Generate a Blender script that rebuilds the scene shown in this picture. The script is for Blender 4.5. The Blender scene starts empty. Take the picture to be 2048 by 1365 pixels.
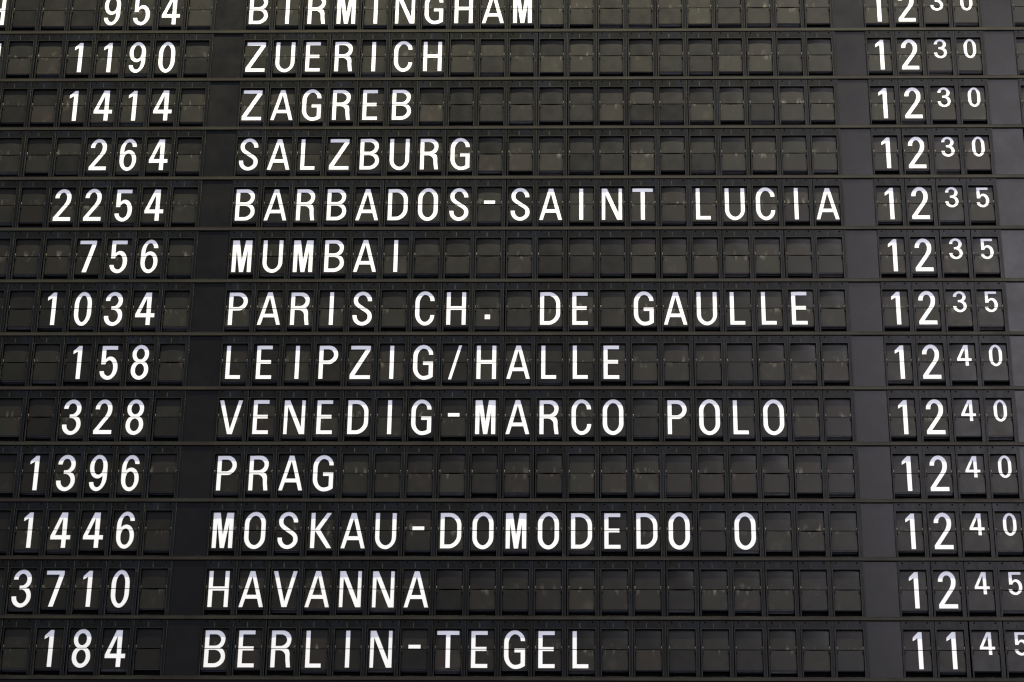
import bpy, bmesh, math, random
from mathutils import Vector
from mathutils.geometry import tessellate_polygon

# ------------------------------------------------------------------ set-up
U = 0.08                    # width of one flap unit, metres
RH = 1.93054 * U            # height of one row
scene = bpy.context.scene
col = scene.collection
random.seed(11)

# camera (below the board, looking up at it)
cd = bpy.data.cameras.new("camera")
cam = bpy.data.objects.new("camera", cd)
col.objects.link(cam)
cam.location = (11.4474182 * U, -73.257612 * U, -50.1236333 * U)
cam.rotation_euler = (2.05147592, -0.0119757316, 0.0244541503)
cd.sensor_width = 36.0
cd.lens = 36.0 * 5209.6155 / 2048.0
cd.clip_start = 0.05
cd.clip_end = 200.0
scene.camera = cam

# dim hall all round
w = bpy.data.worlds.new("World")
scene.world = w
w.use_nodes = True
bg = w.node_tree.nodes["Background"]
bg.inputs[0].default_value = (0.74, 0.80, 1.0, 1)
bg.inputs[1].default_value = 0.62


def area(name, loc, target, sx, sy, power, color):
    l = bpy.data.lights.new(name, 'AREA')
    l.shape = 'RECTANGLE'
    l.size, l.size_y = sx, sy
    l.energy = power
    l.color = color
    o = bpy.data.objects.new(name, l)
    col.objects.link(o)
    o.location = loc
    d = Vector(target) - Vector(loc)
    o.rotation_euler = d.to_track_quat('-Z', 'Y').to_euler()
    return o


# strip of warm lamps above the board, and the cool light of the hall from the right
area("lamp_strip", (12 * U, -18.5 * U, 40 * U), (12 * U, 0, -16 * U), 4.6, 0.10, 550, (1.0, 0.935, 0.64))
area("hall_light", (46 * U, -76 * U, 25 * U), (14 * U, 0, -12 * U), 2.4, 3.6, 270, (0.97, 0.90, 1.0))

scene.view_settings.view_transform = 'Standard'
scene.view_settings.look = 'None'
scene.view_settings.exposure = 0.0
scene.view_settings.gamma = 1.0
scene.view_settings.use_curve_mapping = False
scene.render.engine = 'CYCLES'
scene.cycles.max_bounces = 4
scene.cycles.filter_width = 1.3


# ------------------------------------------------------------------ materials
def mat(name, base, rough=0.5, spec=0.3, var=0.25, tint=None, noise=30.0, bump=0.15,
        speck=0.0, objvar=0.15, metallic=0.0, rvar=0.0, streak=False):
    m = bpy.data.materials.new(name)
    m.use_nodes = True
    nt = m.node_tree
    N, L = nt.nodes, nt.links
    b = N["Principled BSDF"]
    b.inputs["Roughness"].default_value = rough
    b.inputs["Specular IOR Level"].default_value = spec
    b.inputs["Metallic"].default_value = metallic
    tc = N.new("ShaderNodeTexCoord")
    oi = N.new("ShaderNodeObjectInfo")
    off = N.new("ShaderNodeVectorMath"); off.operation = 'MULTIPLY_ADD'
    L.new(oi.outputs["Random"], off.inputs[0])
    off.inputs[1].default_value = (37.0, 11.0, 23.0)
    L.new(tc.outputs["Object"], off.inputs[2])
    mp = N.new("ShaderNodeMapping")
    L.new(off.outputs[0], mp.inputs[0])
    if streak:
        mp.inputs["Scale"].default_value = (1.0, 1.0, 0.25)
    n1 = N.new("ShaderNodeTexNoise")
    n1.inputs["Scale"].default_value = noise
    n1.inputs["Detail"].default_value = 6
    n1.inputs["Roughness"].default_value = 0.62
    L.new(mp.outputs[0], n1.inputs["Vector"])
    r1 = N.new("ShaderNodeMapRange")
    r1.inputs[1].default_value = 0.3; r1.inputs[2].default_value = 0.7
    r1.inputs[3].default_value = 1 - var; r1.inputs[4].default_value = 1 + var
    L.new(n1.outputs[0], r1.inputs[0])
    r2 = N.new("ShaderNodeMapRange")
    r2.inputs[3].default_value = 1 - objvar; r2.inputs[4].default_value = 1 + objvar
    L.new(oi.outputs["Random"], r2.inputs[0])
    mu = N.new("ShaderNodeMath"); mu.operation = 'MULTIPLY'
    L.new(r1.outputs[0], mu.inputs[0]); L.new(r2.outputs[0], mu.inputs[1])
    last = mu
    if speck > 0:
        n3 = N.new("ShaderNodeTexNoise")
        n3.inputs["Scale"].default_value = 900.0
        n3.inputs["Detail"].default_value = 2
        L.new(off.outputs[0], n3.inputs["Vector"])
        r3 = N.new("ShaderNodeMapRange")
        r3.inputs[1].default_value = 0.3; r3.inputs[2].default_value = 0.7
        r3.inputs[3].default_value = 1 - speck; r3.inputs[4].default_value = 1 + speck
        L.new(n3.outputs[0], r3.inputs[0])
        mu2 = N.new("ShaderNodeMath"); mu2.operation = 'MULTIPLY'
        L.new(mu.outputs[0], mu2.inputs[0]); L.new(r3.outputs[0], mu2.inputs[1])
        last = mu2
    sc = N.new("ShaderNodeVectorMath"); sc.operation = 'SCALE'
    sc.inputs[0].default_value = base
    if tint:
        mx = N.new("ShaderNodeMix"); mx.data_type = 'RGBA'
        n2 = N.new("ShaderNodeTexNoise"); n2.inputs["Scale"].default_value = noise * 0.6
        L.new(mp.outputs[0], n2.inputs["Vector"])
        cr = N.new("ShaderNodeMapRange"); cr.inputs[1].default_value = 0.42; cr.inputs[2].default_value = 0.62
        L.new(n2.outputs[0], cr.inputs[0])
        L.new(cr.outputs[0], mx.inputs[0])
        mx.inputs[6].default_value = (*base, 1); mx.inputs[7].default_value = (*tint, 1)
        L.new(mx.outputs[2], sc.inputs[0])
    L.new(last.outputs[0], sc.inputs["Scale"])
    L.new(sc.outputs[0], b.inputs["Base Color"])
    # roughness wanders with the grime
    rr = N.new("ShaderNodeMapRange")
    rr.inputs[1].default_value = 0.3; rr.inputs[2].default_value = 0.7
    rr.inputs[3].default_value = rough + 0.07; rr.inputs[4].default_value = rough - 0.05
    ro = N.new("ShaderNodeMapRange")
    ro.inputs[3].default_value = -rvar; ro.inputs[4].default_value = rvar
    L.new(oi.outputs["Random"], ro.inputs[0])
    ra = N.new("ShaderNodeMath"); ra.operation = 'ADD'
    L.new(n1.outputs[0], rr.inputs[0]); L.new(rr.outputs[0], ra.inputs[0]); L.new(ro.outputs[0], ra.inputs[1])
    L.new(ra.outputs[0], b.inputs["Roughness"])
    if bump > 0:
        bp = N.new("ShaderNodeBump"); bp.inputs["Strength"].default_value = bump
        bp.inputs["Distance"].default_value = 0.001
        L.new(n1.outputs[0], bp.inputs["Height"]); L.new(bp.outputs[0], b.inputs["Normal"])
    return m


def wear(m, color, z0, z1, thr=0.55, scale=60.0, amount=0.7, stretch=0.35, spec=None):
    """rubbed marks between the object heights z0 and z1 (strongest at z0)"""
    nt = m.node_tree; N, L = nt.nodes, nt.links
    b = N["Principled BSDF"]
    src = b.inputs["Base Color"].links[0].from_socket
    tc = N.new("ShaderNodeTexCoord"); sp = N.new("ShaderNodeSeparateXYZ")
    L.new(tc.outputs["Object"], sp.inputs[0])
    fr = N.new("ShaderNodeMapRange")
    fr.inputs[1].default_value = z0; fr.inputs[2].default_value = z1
    fr.inputs[3].default_value = 1.0; fr.inputs[4].default_value = 0.0
    L.new(sp.outputs[2], fr.inputs[0])
    oi = N.new("ShaderNodeObjectInfo")
    off = N.new("ShaderNodeVectorMath"); off.operation = 'MULTIPLY_ADD'
    L.new(oi.outputs["Random"], off.inputs[0]); off.inputs[1].default_value = (19.0, 7.0, 31.0)
    L.new(tc.outputs["Object"], off.inputs[2])
    mp = N.new("ShaderNodeMapping"); mp.inputs["Scale"].default_value = (1, 1, stretch)
    L.new(off.outputs[0], mp.inputs[0])
    n = N.new("ShaderNodeTexNoise"); n.inputs["Scale"].default_value = scale; n.inputs["Detail"].default_value = 3
    L.new(mp.outputs[0], n.inputs["Vector"])
    th = N.new("ShaderNodeMapRange"); th.inputs[1].default_value = thr; th.inputs[2].default_value = thr + 0.14
    L.new(n.outputs[0], th.inputs[0])
    mu = N.new("ShaderNodeMath"); mu.operation = 'MULTIPLY'
    L.new(fr.outputs[0], mu.inputs[0]); L.new(th.outputs[0], mu.inputs[1])
    ma = N.new("ShaderNodeMath"); ma.operation = 'MULTIPLY'; ma.inputs[1].default_value = amount
    L.new(mu.outputs[0], ma.inputs[0])
    # only some units are rubbed
    gt = N.new("ShaderNodeMapRange"); gt.inputs[1].default_value = 0.25; gt.inputs[2].default_value = 0.9
    L.new(oi.outputs["Random"], gt.inputs[0])
    mb = N.new("ShaderNodeMath"); mb.operation = 'MULTIPLY'
    L.new(ma.outputs[0], mb.inputs[0]); L.new(gt.outputs[0], mb.inputs[1])
    mx = N.new("ShaderNodeMix"); mx.data_type = 'RGBA'
    L.new(mb.outputs[0], mx.inputs[0]); L.new(src, mx.inputs[6])
    mx.inputs[7].default_value = (*color, 1)
    L.new(mx.outputs[2], b.inputs["Base Color"])


FLAPC = (0.0056, 0.0056, 0.0036)
M = {}
M['flap_up'] = mat("flap_black_upper", FLAPC, 0.40, 0.168, 0.16, (0.0070, 0.0055, 0.0040), 28, 0.05, 0.22, 0.35, rvar=0.05)
wear(M['flap_up'], (0.110, 0.100, 0.078), 0.900 * U, 1.14 * U, 0.57, 80, 1.0)
M['flap_lo'] = mat("flap_black_lower", FLAPC, 0.395, 0.160, 0.18, (0.0072, 0.0055, 0.0040), 24, 0.05, 0.22, 0.4, rvar=0.06)
wear(M['flap_lo'], (0.105, 0.096, 0.075), 0.89 * U, 0.66 * U, 0.57, 80, 1.0)
wear(M['flap_lo'], (0.055, 0.045, 0.034), 0.28 * U, 0.80 * U, 0.56, 30, 0.34, 0.8)
M['white'] = mat("letter_white", (0.76, 0.76, 0.755), 0.55, 0.25, 0.015, None, 40, 0.0, 0.0, 0.03)
wear(M['white'], (0.60, 0.50, 0.40), 0.28 * U, 0.60 * U, 0.64, 60, 0.35, 0.8)
M['frame'] = mat("unit_plastic", (0.0026, 0.0027, 0.0025), 0.32, 0.09, 0.55, (0.0040, 0.0048, 0.0070), 42, 0.5, 0.25, 0.2, streak=True)
M['worn_lit'] = mat("unit_plastic_rubbed_lit_edge", (0.0115, 0.0115, 0.0095), 0.40, 0.14, 0.50, (0.010, 0.010, 0.011), 60, 0.3, 0.25, 0.3, streak=True)  # rubbed, dusty edges; the paler tone also paints in light on lips and ribs
wear(M['frame'], (0.060, 0.056, 0.045), 1.52 * U, 1.80 * U, 0.62, 110, 0.35, 0.6)
M['panel'] = mat("spacer_sheet", (0.0024, 0.0023, 0.0024), 0.28, 0.155, 0.12, (0.0028, 0.0025, 0.0024), 14, 0.0, 0.30, 0.12, rvar=0.02)
M['rail'] = mat("rail_metal", (0.0165, 0.0155, 0.0100), 0.50, 0.12, 0.22, (0.012, 0.0095, 0.0075), 18, 0.15, 0.22, 0.1)
M['inner'] = mat("flap_edges", (0.0300, 0.0300, 0.0340), 0.50, 0.30, 0.3, None, 60, 0.0, 0.0, 0.3)
M['void'] = mat("unit_inside", (0.0025, 0.0025, 0.003), 0.8, 0.05, 0.2, None, 20, 0.0)
M['clip'] = mat("hinge_black", (0.004, 0.004, 0.004), 0.6, 0.1, 0.2, None, 20, 0.0)
M['brass'] = mat("hinge_pin", (0.19, 0.165, 0.115), 0.42, 0.5, 0.5, None, 200, 0.0, 0.0, 0.5)


# ------------------------------------------------------------------ helpers
def new_obj(name, mesh, parent=None, loc=None):
    o = bpy.data.objects.new(name, mesh)
    col.objects.link(o)
    if parent is not None:
        o.parent = parent
    if loc:
        o.location = loc
    return o


def tag(o, label=None, cat=None, group=None, kind=None):
    if label: o["label"] = label
    if cat: o["category"] = cat
    if group: o["group"] = group
    if kind: o["kind"] = kind


def box(bm, x0, x1, y0, y1, z0, z1, mi=0):
    v = [bm.verts.new((x, y, z)) for x in (x0, x1) for y in (y0, y1) for z in (z0, z1)]
    for f in ((0, 1, 3, 2), (4, 6, 7, 5), (0, 4, 5, 1), (2, 3, 7, 6), (0, 2, 6, 4), (1, 5, 7, 3)):
        bm.faces.new([v[i] for i in f]).material_index = mi


def finish(bm, name, mats, bevel=0.0, seg=1, smooth=False):
    bmesh.ops.recalc_face_normals(bm, faces=bm.faces)
    if bevel > 0:
        ed = [e for e in bm.edges if len(e.link_faces) == 2 and e.calc_face_angle(0) > 0.6]
        bmesh.ops.bevel(bm, geom=ed, offset=bevel, segments=seg, affect='EDGES', clamp_overlap=True)
    me = bpy.data.meshes.new(name)
    bm.to_mesh(me); bm.free()
    for m in mats: me.materials.append(m)
    if smooth:
        for p in me.polygons: p.use_smooth = True
    return me


# dimensions of one unit, in units of the pitch (x from the left edge of the window, v up from the rail)
OPW, OPT, MODT = 0.812, 1.522, 1.792
SPLIT = 0.896
FB = 0.250


def frame_mesh(jit):
    """front of one unit: window, header plate with two screw holes, grooved right post"""
    L0, R0 = -0.052 + jit, 0.932 + jit * 0.5
    cu = bpy.data.curves.new("frame", 'CURVE')
    cu.dimensions = '2D'
    cu.fill_mode = 'BOTH'

    def loop(pts):
        s = cu.splines.new('POLY'); s.points.add(len(pts) - 1)
        for p, q in zip(s.points, pts): p.co = (q[0] * U, q[1] * U, 0, 1)
        s.use_cyclic_u = True
    loop([(L0, 0.002), (R0, 0.002), (R0, MODT), (L0, MODT)])
    loop([(0, 0.014), (OPW, 0.014), (OPW, OPT), (0, OPT)])
    for hx in (0.10, 0.735):
        loop([(hx + 0.021 * math.cos(a * math.pi / 4), 1.737 + 0.025 * math.sin(a * math.pi / 4)) for a in range(8)])
    cu.extrude = 0.022 * U
    cu.bevel_depth = 0.0055 * U
    cu.bevel_resolution = 0
    cu.offset = -0.0055 * U
    ob = bpy.data.objects.new("tmp", cu)
    me = bpy.data.meshes.new_from_object(ob)
    bpy.data.objects.remove(ob); bpy.data.curves.remove(cu)
    bm = bmesh.new(); bm.from_mesh(me); bpy.data.meshes.remove(me)
    for v in bm.verts:
        x, y, z = v.co
        v.co = (x, 0.0275 * U - z, y)      # front at y = 0, into the board +y
    # side walls of the window, running back into the unit
    d0, d1 = 0.05 * U, 0.42 * U
    for x0, x1 in ((-0.020, -0.002), (OPW + 0.002, OPW + 0.02)):
        box(bm, x0 * U, x1 * U, d0, d1, 0.02 * U, OPT * U + 0.004, 1)
    box(bm, -0.02 * U, (OPW + 0.02) * U, d0, d1, (OPT + 0.045) * U, (OPT + 0.055) * U, 1)
    box(bm, -0.03 * U, (OPW + 0.03) * U, d1, d1 + 0.002, 0.0, (OPT + 0.05) * U, 1)
    # back of the screw holes
    box(bm, 0.07 * U, 0.765 * U, 0.052 * U, 0.06 * U, 1.70 * U, 1.79 * U, 1)
    # raised lip round the window
    for a in ((-0.020, -0.004, 0.02, OPT + 0.022), (OPW + 0.004, OPW + 0.020, 0.02, OPT + 0.022)):
        box(bm, a[0] * U, a[1] * U, -0.010 * U, 0.004 * U, a[2] * U, a[3] * U, 2)
    box(bm, -0.004 * U, (OPW + 0.004) * U, -0.010 * U, 0.004 * U, (OPT + 0.006) * U, (OPT + 0.022) * U, 2)
    # outer rib of the right post; paler ribs paint in the shading of a hollow post
    box(bm, (R0 - 0.022) * U, (R0 - 0.006) * U, -0.010 * U, 0.004 * U, 0.01 * U, (MODT - 0.02) * U, 2)
    # moulding rib in the header plate; the light it catches is in its colour
    x = 0.345 * U
    a = [bm.verts.new(p) for p in ((x - 0.020 * U, 0.0, 1.56 * U), (x + 0.020 * U, 0.0, 1.56 * U), (x, -0.005 * U, 1.575 * U),
                                   (x - 0.012 * U, 0.0, 1.715 * U), (x + 0.012 * U, 0.0, 1.715 * U), (x, -0.003 * U, 1.70 * U))]
    for f in ((0, 1, 2), (0, 2, 5, 3), (1, 4, 5, 2), (3, 5, 4)):
        bm.faces.new([a[i] for i in f]).material_index = 2
    me = finish(bm, "unit_frame", [M['frame'], M['void'], M['worn_lit']])
    return me


FX0, FX1 = 0.016, 0.798


def bow(x, v, k):
    """depth (units) of the flap surface; k is how much this flap bulges forward"""
    s = (x - FX0) / (FX1 - FX0)
    arc = 1 - (2 * s - 1) ** 2
    if v > SPLIT:
        t = min(1.0, (v - SPLIT) / 0.60)
        return 0.080 + 0.002 * t - k * arc * (t ** 0.9)
    t = min(1.0, (SPLIT - v) / 0.65)
    return 0.080 - 0.001 * t - k * 0.15 * arc * t


def flap_mesh(upper, k, sag):
    """thin plastic leaf with the two hinge notches; sag bends the hinge edge a little"""
    nx, nv = 8, 5
    bm = bmesh.new()
    v0, v1 = (SPLIT + 0.009, 1.56) if upper else (FB, SPLIT - 0.011)
    nz = SPLIT + 0.085 if upper else SPLIT - 0.105
    xs = [FX0] + [FX0 + 0.022] + [FX0 + 0.022 + (FX1 - FX0 - 0.044) * i / nx for i in range(1, nx)] + [FX1 - 0.022, FX1]
    if upper: vs = [v0, nz] + [nz + (v1 - nz) * i / nv for i in range(1, nv + 1)]
    else: vs = [v0 + (nz - v0) * i / nv for i in range(nv)] + [nz, v1]
    th = 0.010
    cols = []
    def vert(x, v, back):
        s = (x - FX0) / (FX1 - FX0)
        dv = 0
        if (upper and v == v0) or (not upper and v == v1):
            dv = (-sag if upper else -sag * 1.0) * (1 - (2 * s - 1) ** 2)
            if upper: dv *= -0.35
        return bm.verts.new((x * U, (bow(x, v, k) + (th if back else 0)) * U, (v + dv) * U))
    F = [[vert(x, v, 0) for v in vs] for x in xs]
    B = [[vert(x, v, 1) for v in vs] for x in xs]
    def keep(i, j):
        edge = i == 0 or i == len(xs) - 2
        notch = (j == 0) if upper else (j == len(vs) - 2)
        return not (edge and notch)
    for i in range(len(xs) - 1):
        for j in range(len(vs) - 1):
            if not keep(i, j): continue
            bm.faces.new((F[i][j], F[i + 1][j], F[i + 1][j + 1], F[i][j + 1])).smooth = True
            bm.faces.new((B[i][j], B[i][j + 1], B[i + 1][j + 1], B[i + 1][j])).smooth = True
            for (a, b, di, dj) in (((i, j), (i + 1, j), 0, -1), ((i, j + 1), (i + 1, j + 1), 0, 1),
                                   ((i, j), (i, j + 1), -1, 0), ((i + 1, j), (i + 1, j + 1), 1, 0)):
                ii, jj = i + di, j + dj
                if 0 <= ii < len(xs) - 1 and 0 <= jj < len(vs) - 1 and keep(ii, jj): continue
                bm.faces.new((F[a[0]][a[1]], F[b[0]][b[1]], B[b[0]][b[1]], B[a[0]][a[1]]))
    bmesh.ops.recalc_face_normals(bm, faces=bm.faces)
    for e in bm.edges:
        if len(e.link_faces) == 2 and e.calc_face_angle(0) > 0.6: e.smooth = False
    loose = [v for v in bm.verts if not v.link_faces]
    bmesh.ops.delete(bm, geom=loose, context='VERTS')
    me = bpy.data.meshes.new("upper_flap" if upper else "lower_flap")
    bm.to_mesh(me); bm.free()
    me.materials.append(M['flap_up' if upper else 'flap_lo'])
    return me


def stack_mesh(seed):
    """the waiting flaps that hang behind and under the lower one"""
    r = random.Random(seed)
    bm = bmesh.new()
    n = r.choice((2, 3, 3, 4))
    d, v = 0.100, FB - 0.012 - r.random() * 0.02
    for i in range(n):
        top = 0.80
        box(bm, 0.02 * U, 0.79 * U, d * U, (d + 0.008) * U, v * U, top * U, 0)
        d += 0.022 + r.random() * 0.030
        v -= 0.004 + r.random() * 0.028
    # drum floor behind
    box(bm, 0.01 * U, 0.80 * U, (d + 0.05) * U, (d + 0.06) * U, 0.02 * U, 0.8 * U, 1)
    return finish(bm, "flap_stack", [M['inner'], M['void']])


def hinge_mesh(side):
    bm = bmesh.new()
    for sx, x in (((1, 0.004), (-1, 0.810))[side],):
        # black side cheek under the split
        a = x + sx * 0.038
        xa, xb = sorted((x, a))
        box(bm, xa * U, xb * U, 0.036 * U, 0.095 * U, 0.785 * U, 0.904 * U, 0)
        # bent wire pin over the split: short curved rod
        pts = [(x + sx * 0.010, 0.066, 0.905), (x + sx * 0.018, 0.058, 0.935), (x + sx * 0.016, 0.058, 0.965), (x + sx * 0.006, 0.068, 0.990)]
        rad = 0.0085
        rings = []
        for (px, py, pz) in pts:
            rings.append([bm.verts.new(((px + rad * math.cos(t)) * U, (py + rad * math.sin(t)) * U, pz * U)) for t in [q * math.pi / 3 for q in range(6)]])
        for r0, r1 in zip(rings, rings[1:]):
            for q in range(6):
                f = bm.faces.new((r0[q], r0[(q + 1) % 6], r1[(q + 1) % 6], r1[q])); f.material_index = 1
        bm.faces.new(rings[0][::-1]).material_index = 1
        bm.faces.new(rings[-1]).material_index = 1
    return finish(bm, "hinge", [M['clip'], M['brass']])


# ------------------------------------------------------------------ lettering (0..100 = one pitch, 0..119 = cap height)
def bez(p0, p1, p2, p3, n=10):
    out = []
    for i in range(n + 1):
        t = i / n; s = 1 - t
        out.append((s**3*p0[0] + 3*s*s*t*p1[0] + 3*s*t*t*p2[0] + t**3*p3[0], s**3*p0[1] + 3*s*s*t*p1[1] + 3*s*t*t*p2[1] + t**3*p3[1]))
    return out


def path(*segs):
    """'L' points and bezier quads joined into one polyline"""
    out = []
    for s in segs:
        pts = bez(*s) if len(s) == 4 and isinstance(s[0], tuple) else list(s)
        for p in pts:
            if not out or (abs(p[0] - out[-1][0]) + abs(p[1] - out[-1][1])) > 1e-4: out.append(p)
    return out


def ribbon(pts, wx=14.6, wy=14.2):
    """stroke of elliptical pen wx by wy along pts, as one outline"""
    Lf, Rt = [], []
    n = len(pts)
    for i, (x, y) in enumerate(pts):
        a = pts[max(0, i - 1)]; b = pts[min(n - 1, i + 1)]
        dx, dy = b[0] - a[0], b[1] - a[1]
        l = math.hypot(dx, dy); nx, ny = -dy / l, dx / l
        Lf.append((x + nx * wx / 2, y + ny * wy / 2)); Rt.append((x - nx * wx / 2, y - ny * wy / 2))
    return Lf + Rt[::-1]


def ell(cx, cy, rx, ry, n=40, p=2.0):
    out = []
    for i in range(n):
        t = 2 * math.pi * i / n
        c, s = math.cos(t), math.sin(t)
        out.append((cx + rx * math.copysign(abs(c) ** (2 / p), c), cy + ry * math.copysign(abs(s) ** (2 / p), s)))
    return out


K = 0.5523


def arc(x0, y0, x1, y1, first='v'):
    """quarter ellipse from (x0,y0) to (x1,y1), leaving vertically or horizontally"""
    if first == 'v': return ((x0, y0), (x0, y0 + (y1 - y0) * K), (x1 + (x0 - x1) * (1 - K), y1), (x1, y1))
    return ((x0, y0), (x0 + (x1 - x0) * K, y0), (x1, y1 - (y1 - y0) * K), (x1, y1))


def A_(*p): return [list(p)]


G = {}
G['A'] = [[[(2.8, 0), (34.0, 119), (49.6, 119), (79.3, 0), (65.6, 0), (58.6, 27.2), (23.4, 27.2), (16.0, 0)],
           [(27.2, 41.6), (55.0, 41.6), (41.6, 100)]]]
def bowl(x0, xr, yt, yb, r=None):
    rx = min(xr - x0, 29); ym = (yt + yb) / 2; ry = (yt - yb) / 2
    return rx, ym, ry
def dshape(xl, xr, yt, yb, rx, ry):
    """flat left, rounded right, clockwise from top left"""
    return path([(xl, yt), (xr - rx, yt)], arc(xr - rx, yt, xr, yt - ry, 'h'), arc(xr, yb + ry, xr - rx, yb, 'v'), [(xl, yb)])
G['D'] = [[dshape(7.8, 73.6, 119, 0, 37, 42), dshape(22, 59.2, 104.6, 14.4, 24, 30)]]
G['B'] = [[path([(9.0, 0), (9.0, 119), (45, 119)], arc(45, 119, 71.5, 91, 'h'), arc(71.5, 91, 55.5, 62.6, 'v'), arc(55.5, 62.6, 73.8, 33, 'h'), arc(73.8, 33, 42, 0, 'v')),
           dshape(23.2, 57.2, 105, 70.2, 17, 17.4), dshape(23.2, 59.4, 55.6, 14.2, 20, 20.7)]]
G['P'] = [[path([(9.4, 0), (9.4, 119), (42, 119)], arc(42, 119, 70.6, 85.5, 'h'), arc(70.6, 85.5, 42, 52.4, 'v'), [(23.8, 52.4), (23.8, 0)]),
           dshape(23.8, 56, 104.8, 66.6, 18, 19.1)]]
G['R'] = [[path([(9.0, 0), (9.0, 119), (43, 119)], arc(43, 119, 70.0, 90.5, 'h'), arc(70.0, 90.5, 56, 62.4, 'v'), arc(56, 62.4, 67.0, 40, 'h'), [(67.0, 30), (70.2, 0), (56.6, 0), (53.6, 22), (52.8, 36)],
                arc(52.8, 36, 36, 54.4, 'v'), [(23.2, 54.4), (23.2, 0)]),
           dshape(23.2, 55.6, 105, 69.6, 18, 17.7)]]
G['E'] = [[[(10.6, 0), (10.6, 119), (61, 119), (61, 104.8), (24.8, 104.8), (24.8, 68.4), (58, 68.4), (58, 53.8), (24.8, 53.8), (24.8, 14.2), (61.2, 14.2), (61.2, 0)]]]
G['L'] = [[[(13.4, 0), (13.4, 119), (27.6, 119), (27.6, 14.4), (62, 14.4), (62, 0)]]]
G['T'] = [[[(33.4, 0), (33.4, 104.6), (6.8, 104.6), (6.8, 119), (74.6, 119), (74.6, 104.6), (48.0, 104.6), (48.0, 0)]]]
G['I'] = [[[(33.4, 0), (33.4, 119), (47.6, 119), (47.6, 0)]]]
G['H'] = [[[(8.8, 0), (8.8, 119), (22.9, 119), (22.9, 68.6), (57.9, 68.6), (57.9, 119), (72, 119), (72, 0), (57.9, 0), (57.9, 53.6), (22.9, 53.6), (22.9, 0)]]]
G['M'] = [[[(8.6, 0), (8.6, 119), (31.4, 119), (41, 44), (50.6, 119), (73, 119), (73, 0), (58.8, 0), (58.9, 84), (48.0, 0), (34, 0), (22.6, 84), (22.8, 0)]]]
G['N'] = [[[(7, 0), (7, 119), (25.2, 119), (62.2, 25), (62.2, 119), (74.4, 119), (74.4, 0), (56.8, 0), (19.2, 96), (19.2, 0)]]]
G['K'] = [[[(9.8, 0), (9.8, 119), (23.8, 119), (23.8, 64), (59, 119), (75, 119), (39.8, 62.5), (77.2, 0), (60.8, 0), (23.8, 58), (23.8, 0)]]]
G['V'] = [[[(32.6, 0), (3.4, 119), (18.0, 119), (40.8, 19), (64, 119), (78, 119), (49, 0)]]]
G['Z'] = [[[(8, 0), (8, 16.5), (56.4, 104.6), (9.4, 104.6), (9.4, 119), (73.4, 119), (73.4, 103.5), (24.8, 14.4), (74, 14.4), (74, 0)]]]
G['U'] = [[path([(8.2, 119), (22.6, 119), (22.6, 36)], arc(22.6, 36, 41.3, 11.4, 'v'), arc(41.3, 11.4, 59.8, 36, 'h'), [(59.8, 119), (74, 119), (74, 38)],
                arc(74, 38, 41.3, -2.8, 'v'), arc(41.3, -2.8, 8.2, 38, 'h'))]]
G['O'] = [[path(arc(6.8, 82, 40, 122, 'v'), arc(40, 122, 73, 82, 'h'), arc(73, 37, 40, -3, 'v'), arc(40, -3, 6.8, 37, 'h')),
           path(arc(21.8, 80, 40, 107.4, 'v'), arc(40, 107.4, 58, 80, 'h'), arc(58, 39, 40, 11.6, 'v'), arc(40, 11.6, 21.8, 39, 'h'))]]
G['0'] = [[path(arc(11.6, 74, 40, 122, 'v'), arc(40, 122, 68.2, 74, 'h'), arc(68.2, 45, 40, -3, 'v'), arc(40, -3, 11.6, 45, 'h')),
           path(arc(26.8, 74, 40, 107.0, 'v'), arc(40, 107.0, 53.2, 74, 'h'), arc(53.2, 45, 40, 12, 'v'), arc(40, 12, 26.8, 45, 'h'))]]
G['C'] = [[path([(57.0, 85.6), (71.8, 85.6)], arc(71.8, 88, 41, 122, 'v'), arc(41, 122, 9.0, 80, 'h'), arc(9.0, 40, 41, -3, 'v'), arc(41, -3, 72.2, 36.4, 'h'),
                [(57.6, 36.4)], arc(57.6, 33, 41, 11.4, 'v'), arc(41, 11.4, 24, 42, 'h'), arc(24, 78, 41, 107.6, 'v'), arc(41, 107.6, 57.0, 88, 'h'))]]
G['G'] = [[path([(57.4, 85.6), (72, 85.6)], arc(72, 88, 41, 122, 'v'), arc(41, 122, 7.6, 80, 'h'), arc(7.6, 40, 42, -3, 'v'),
                ((42, -3), (54, -3), (62, 0.5), (72.2, 7.6)), [(72.2, 63.6), (39, 63.6), (39, 49.6), (57.6, 49.6), (57.6, 17)],
                ((57.6, 16.4), (53, 13), (48, 11.6), (42, 11.6)), arc(42, 11.6, 22.6, 42, 'h'), arc(22.6, 78, 41, 107.4, 'v'), arc(41, 107.4, 57.4, 88, 'h'))]]
G['S'] = [[ribbon(path([(64, 85.6)], arc(64, 88, 41.8, 114.7, 'v'), arc(41.8, 114.7, 18.6, 90, 'h'),
                       ((18.6, 90), (18.6, 74), (30, 69), (41, 60.5)), ((41, 60.5), (52, 52), (65.2, 47), (65.2, 30)),
                       arc(65.2, 29, 41, 4.3, 'v'), arc(41, 4.3, 16.6, 33, 'h'), [(16.6, 36.6)]), 14.8, 14.4)]]
G['-'] = [[[(22.2, 60.9), (22.2, 74.4), (60, 74.4), (60, 60.9)]]]
G['/'] = [[[(18.6, -1.6), (51.8, 120.6), (63, 120.6), (30, -1.6)]]]
G['.'] = [[[(32, 20), (32, 38), (50.6, 38), (50.6, 20)]]]
G['1'] = [[[(38, 0), (38, 97), (23.6, 87.6), (24, 101), (41.4, 119), (53, 119), (52.8, 0)]]]
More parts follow.
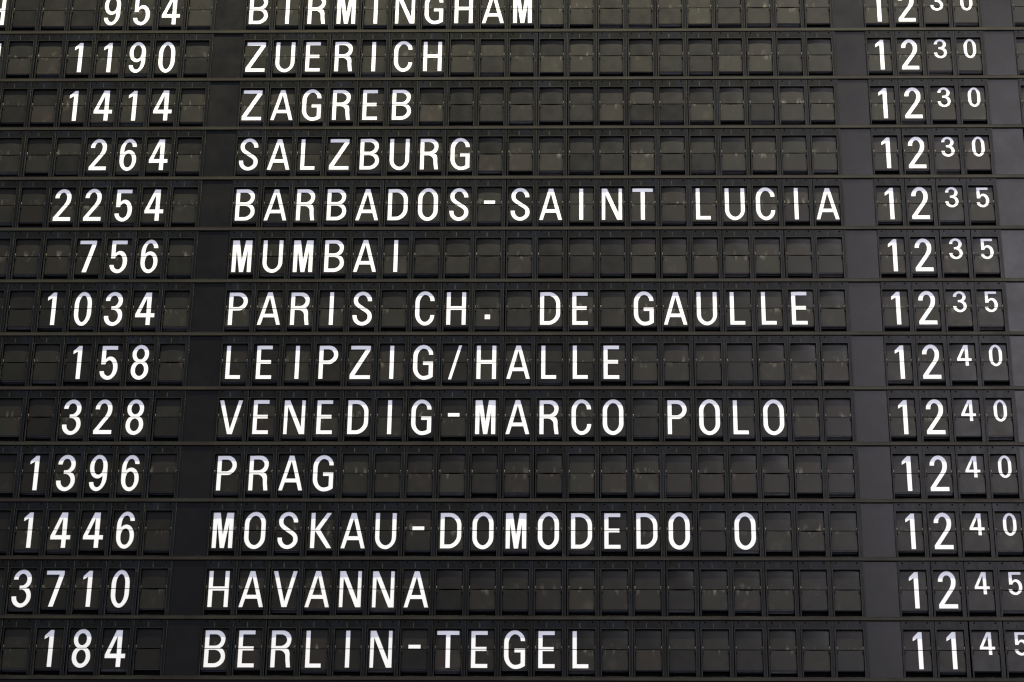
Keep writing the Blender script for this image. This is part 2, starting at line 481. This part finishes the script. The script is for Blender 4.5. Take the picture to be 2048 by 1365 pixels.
G['2'] = [[path([(11, 0), (11, 13)], [(42.8, 61)], ((42.8, 61), (48, 69), (51.6, 78), (51.6, 88)), arc(51.6, 89, 40, 107, 'v'), arc(40, 107, 27.6, 89, 'h'), [(27.6, 86)],
                [(12.4, 86)], arc(12.4, 89, 40, 121.8, 'v'), arc(40, 121.8, 66.8, 90, 'h'), ((66.8, 88), (66.8, 74), (63, 66), (58.6, 59.5)), [(29.4, 15.4), (69.6, 15.4), (69.6, 0)])]]
G['3'] = [[path([(31.6, 56), (31.6, 69.8), (38, 69.8)], arc(38, 69.8, 53, 89, 'h'), arc(53, 89, 40, 107.2, 'v'), arc(40, 107.2, 27.4, 90, 'h'), [(27.4, 88), (12, 88)],
                arc(12, 91, 40, 122, 'v'), arc(40, 122, 68, 90, 'h'), arc(68, 88, 53, 63, 'v'), arc(53, 63, 70, 34, 'h'), arc(70, 33, 40, -3, 'v'), arc(40, -3, 10.2, 31, 'h'), [(10.2, 34.6), (25.8, 34.6)],
                arc(25.8, 31, 40, 11.6, 'v'), arc(40, 11.6, 55.2, 34, 'h'), arc(55.2, 34, 38, 56, 'v'))]]
G['4'] = [[[(9.8, 28), (9.8, 40), (40.6, 119), (60, 119), (60, 43.8), (72.8, 43.8), (72.8, 28), (60, 28), (60, 0), (45, 0), (45, 28)],
           [(25.6, 43.8), (45.2, 43.8), (45.2, 99)]]]
G['5'] = [[path([(15.0, 52), (15.0, 119), (66, 119), (66, 104), (29.4, 104), (29.4, 72)], ((29.4, 72), (34, 78.5), (39, 81), (44, 81)), arc(44, 81, 69.4, 42, 'h'), arc(69.4, 38, 40.5, -3, 'v'),
                arc(40.5, -3, 12, 29, 'h'), [(27.4, 29)], arc(27.4, 27, 40.5, 11.8, 'v'), arc(40.5, 11.8, 54, 38, 'h'), arc(54, 41, 41.5, 66.4, 'v'), ((41.5, 66.4), (35, 66.4), (31.5, 60), (29.6, 52)))]]
G['6'] = [[path(arc(68, 38, 40, -3, 'v'), arc(40, -3, 11.6, 40, 'h'), [(11.6, 72)], arc(11.6, 74, 41.5, 122, 'v'), arc(41.5, 122, 67, 89.6, 'h'), [(51.8, 89.6)], arc(51.8, 91, 41.5, 107.4, 'v'),
                ((41.5, 107.4), (31, 107.4), (26.6, 92), (26.2, 70)), ((26.2, 70), (31, 76.4), (37, 78.8), (42, 78.8)), arc(42, 78.8, 68, 40, 'h')),
           ell(40, 38, 13.4, 26.4, 40, 2.15)]]
G['9'] = [[[(80 - x, 119 - y) for x, y in c] for c in G['6'][0]]]
G['7'] = [[[(23, 0), (50, 104.6), (10.4, 104.6), (10.4, 119), (66, 119), (66, 106), (39, 0)]]]
G['8'] = [[path(((24.5, 62.4), (16, 68), (12.6, 78), (12.6, 90)), arc(12.6, 90, 39.5, 122, 'v'), arc(39.5, 122, 66.6, 90, 'h'), ((66.6, 90), (66.6, 78), (63, 68), (54.5, 62.4)),
                ((54.5, 62.4), (64, 56), (68, 45), (68, 31.5)), arc(68, 31.5, 39.5, -3, 'v'), arc(39.5, -3, 11, 31.5, 'h'), ((11, 31.5), (11, 45), (15, 56), (24.5, 62.4))),
           ell(39.5, 88.8, 12.6, 18.4), ell(39.5, 33, 13.6, 21.4)]]
BASE = 0.293


def inset(c, d, grow):
    """move the outline c inward by d (outward when grow) with mitred corners"""
    n = len(c)
    ar = sum(c[i][0] * c[(i + 1) % n][1] - c[(i + 1) % n][0] * c[i][1] for i in range(n))
    sg = (1 if ar > 0 else -1) * (-1 if grow else 1)
    out = []
    for i in range(n):
        p, q, r = c[i - 1], c[i], c[(i + 1) % n]
        a = (q[0] - p[0], q[1] - p[1]); b = (r[0] - q[0], r[1] - q[1])
        la, lb = math.hypot(*a), math.hypot(*b)
        na = (-a[1] / la, a[0] / la); nb = (-b[1] / lb, b[0] / lb)
        k = 1 + na[0] * nb[0] + na[1] * nb[1]
        k = max(k, 0.4)
        out.append((q[0] + sg * d * (na[0] + nb[0]) / k, q[1] + sg * d * (na[1] + nb[1]) / k))
    return out


def glyph_mesh(ch, small, k):
    bm = bmesh.new()
    for polys in G[ch]:
        cs = []
        for ci, c in enumerate(polys):
            cc = []
            for p in c:
                if not cc or math.hypot(p[0] - cc[-1][0], p[1] - cc[-1][1]) > 1e-3: cc.append(p)
            if math.hypot(cc[0][0] - cc[-1][0], cc[0][1] - cc[-1][1]) < 1e-3: cc.pop()
            c = inset(cc, 0.9, ci > 0)
            pts = []
            for (x, y) in c:
                if small:
                    x = 40 + (x - 40) * 0.735; y = 119 - (119 - y) * 0.612
                pts.append((x / 100, y / 100 + BASE))
            cl = []
            for p in pts:
                if not cl or math.hypot(p[0] - cl[-1][0], p[1] - cl[-1][1]) > 1e-4: cl.append(p)
            if math.hypot(cl[0][0] - cl[-1][0], cl[0][1] - cl[-1][1]) < 1e-4: cl.pop()
            cs.append([Vector((p[0], p[1], 0)) for p in cl])
        flat = [v for c in cs for v in c]
        vs = [bm.verts.new(v) for v in flat]
        for t in tessellate_polygon(cs):
            try: bm.faces.new([vs[i] for i in t])
            except ValueError: pass
    g = lambda: bm.verts[:] + bm.edges[:] + bm.faces[:]
    for i in range(1, 8):
        bmesh.ops.bisect_plane(bm, geom=g(), plane_co=(i * 0.1, 0, 0), plane_no=(1, 0, 0))
    for v in (0.45, 0.65, 1.05, 1.2, 1.35):
        bmesh.ops.bisect_plane(bm, geom=g(), plane_co=(0, v, 0), plane_no=(0, 1, 0))
    top = bm.copy()
    bmesh.ops.bisect_plane(bm, geom=g(), plane_co=(0, SPLIT - 0.0115, 0), plane_no=(0, 1, 0), clear_outer=True)
    bmesh.ops.bisect_plane(top, geom=top.verts[:] + top.edges[:] + top.faces[:], plane_co=(0, SPLIT + 0.0095, 0), plane_no=(0, 1, 0), clear_inner=True)
    tmp = bpy.data.meshes.new("t"); top.to_mesh(tmp); top.free(); bm.from_mesh(tmp); bpy.data.meshes.remove(tmp)
    for v in bm.verts:
        x, z = v.co.x, v.co.y
        v.co = (x * U, (bow(x, z, k) - 0.0050) * U, z * U)
    for f in bm.faces:
        f.normal_update()
        if f.normal.y > 0: f.normal_flip()
    me = bpy.data.meshes.new("letter")
    bm.to_mesh(me); bm.free()
    me.materials.append(M['white'])
    return me


# ------------------------------------------------------------------ shared meshes
JIT = [-0.008, -0.004, 0.0, 0.0, 0.004, 0.009]
frames = [frame_mesh(j) for j in JIT]
KS = [(0.007, 0.002), (0.012, 0.004), (0.019, 0.012), (0.025, 0.022)]
uppers = [flap_mesh(True, k, s) for k, s in KS]
lowers = [flap_mesh(False, k, s) for k, s in KS]
stacks = [stack_mesh(i) for i in range(7)]
hinges = [hinge_mesh(0), hinge_mesh(1)]
glyphs = {}

# ------------------------------------------------------------------ the board's own frame
board = bpy.data.objects.new("board_frame", None)
col.objects.link(board)
tag(board, "dark metal frame of the departures board with rails between rows and plain spacer panels", "board frame", kind="thing")
XL, XR = -10.1 * U, 28.0 * U
NR = 13


def rail_mesh():
    bm = bmesh.new()
    prof = [(0.000, -0.118), (-0.016, -0.112), (-0.018, -0.014), (-0.022, -0.011), (-0.022, -0.004), (-0.017, 0.0), (0.20, 0.0), (0.20, -0.118)]
    n = 40
    rows = []
    for i in range(n + 1):
        x = XL + (XR - XL) * i / n
        rows.append([bm.verts.new((x, y * U, z * U)) for y, z in prof])
    for a, b in zip(rows, rows[1:]):
        for q in range(len(prof)):
            r = (q + 1) % len(prof)
            bm.faces.new((a[q], b[q], b[r], a[r]))
    bm.faces.new(rows[0]); bm.faces.new(rows[-1][::-1])
    return finish(bm, "rail", [M['rail']])


rm = rail_mesh()
for r in range(-1, NR):
    new_obj("rail", rm, board, (0, 0, -r * RH))


def spacer_mesh():
    bm = bmesh.new()
    box(bm, -0.064 * U, 0.944 * U, 0.044 * U, 0.066 * U, 0.001 * U, 1.81 * U)
    # turned-over edges of the sheet
    box(bm, -0.066 * U, -0.054 * U, 0.024 * U, 0.044 * U, 0.001 * U, 1.80 * U)
    return finish(bm, "spacer_panel", [M['panel']], 0.002 * U)


sm = spacer_mesh()
bm = bmesh.new(); box(bm, XL, XR, 0.46 * U, 0.5 * U, -(NR + 0.62) * RH, 1.05 * RH)
new_obj("back_panel", finish(bm, "back_panel", [M['void']]), board)
bm = bmesh.new(); box(bm, XL, XR, 0.012 * U, 0.05 * U, -(NR - 1) * RH - 1.1 * RH, -(NR - 1) * RH - 0.135 * U)
new_obj("bottom_panel", finish(bm, "bottom_panel", [M['panel']], 0.002 * U), board)

# ------------------------------------------------------------------ the rows
ROWS = [("H", "954", "BIRMINGHAM", "1230"), ("H", "1190", "ZUERICH", "1230"), ("", "1414", "ZAGREB", "1230"),
        ("", "264", "SALZBURG", "1230"), ("", "2254", "BARBADOS-SAINT LUCIA", "1235"), ("", "756", "MUMBAI", "1235"),
        ("", "1034", "PARIS CH. DE GAULLE", "1235"), ("", "158", "LEIPZIG/HALLE", "1240"),
        ("", "328", "VENEDIG-MARCO POLO", "1240"), ("", "1396", "PRAG", "1240"), ("", "1446", "MOSKAU-DOMODEDO O", "1240"),
        ("", "3710", "HAVANNA", "1245"), ("", "184", "BERLIN-TEGEL", "1145")]
LEFT = [-10, -10, -9, -9, -9, -9, -9, -8, -8, -8, -8, -7, -7]
rnd = random.Random(5)
# units that stand a little apart from their neighbours: (row, column) -> offset
SHIFT = {(12, 22): 0.004, (12, 23): 0.028, (12, 24): 0.044, (11, 24): 0.012, (11, 23): 0.010, (11, 22): 0.008}


def unit(field, col_i, x0, ch, small):
    """one split-flap unit at column col_i of a field whose origin is column x0"""
    ki = rnd.choice((0, 0, 1, 1, 2) if ch else (0, 1, 1, 2, 2, 3))
    dx = SHIFT.get((field['row'], col_i), rnd.uniform(-0.005, 0.005))
    body = new_obj("flap_unit", rnd.choice(frames), field, ((col_i - x0 + dx) * U, 0, 0))
    up = new_obj("upper_flap", uppers[ki], body)
    lo = new_obj("lower_flap", lowers[ki], body)
    new_obj("flap_stack", rnd.choice(stacks), body)
    for h in hinges: new_obj("hinge", h, body)
    if ch:
        key = (ch, small, ki)
        if key not in glyphs: glyphs[key] = glyph_mesh(ch, small, KS[ki][0])
        g = new_obj("letter" if not ch.isdigit() else "digit", glyphs[key], body)
        g.location.z = rnd.uniform(-0.003, 0.003) * U
        g.location.x = (rnd.uniform(-0.004, 0.004) - 0.009 + (0 if col_i < 21 else 0.055 if small else 0.045 if ch == '1' else 0.018)) * U
        what = {"-": "a dash", "/": "a slash", ".": "a full stop"}.get(ch, ("the small raised digit " if small else "the digit " if ch.isdigit() else "the letter ") + ch)
        body["label"] = "flap unit showing " + what
        if ch in "-/.": g.name = "punctuation_mark"
    return body


def field(name, row, x0, label, cat, group):
    o = bpy.data.objects.new(name, None)
    col.objects.link(o)
    o['row'] = row
    o.location = (x0 * U, 0, -row * RH)
    tag(o, label, cat, group)
    return o


for r, (code, num, dest, tm) in enumerate(ROWS):
    x0 = LEFT[r]
    shown = (("airline letter H and " if code else "") + "flight number " + num)
    f = field("flight_number_display", r, x0, "row of black flap units showing %s, left of %s" % (shown, dest), "flight number", "flight numbers down the left of the board")
    for c in range(x0, -1):
        k = c - (-2 - len(num))
        ch = num[k] if 0 <= k < len(num) else ("H" if (c == -9 and code) else None)
        unit(f, c, x0, ch, False)
    f = field("destination_display", r, 0, "long row of twenty black flap units reading %s in white" % dest, "destination", "destinations down the middle of the board")
    for c in range(20):
        ch = dest[c] if c < len(dest) and dest[c] != ' ' else None
        unit(f, c, 0, ch, False)
    f = field("departure_time_display", r, 21, "four black flap units showing the time %s, in the %s row" % (tm[:2] + " " + tm[2:], dest), "departure time", "departure times down the right of the board")
    for i in range(4):
        unit(f, 21 + i, 21, tm[i], i > 1)
    if r < 3:
        f = field("blank_display", r, 26, "blank flap units cut off at the right edge, in the %s row" % dest, "blank display", "blank flap units at the right edge")
        for i in range(2):
            unit(f, 26 + i, 26, None, False)
    for c in (-1, 20, 25):
        new_obj("spacer_panel", sm, board, (c * U, 0, -r * RH))
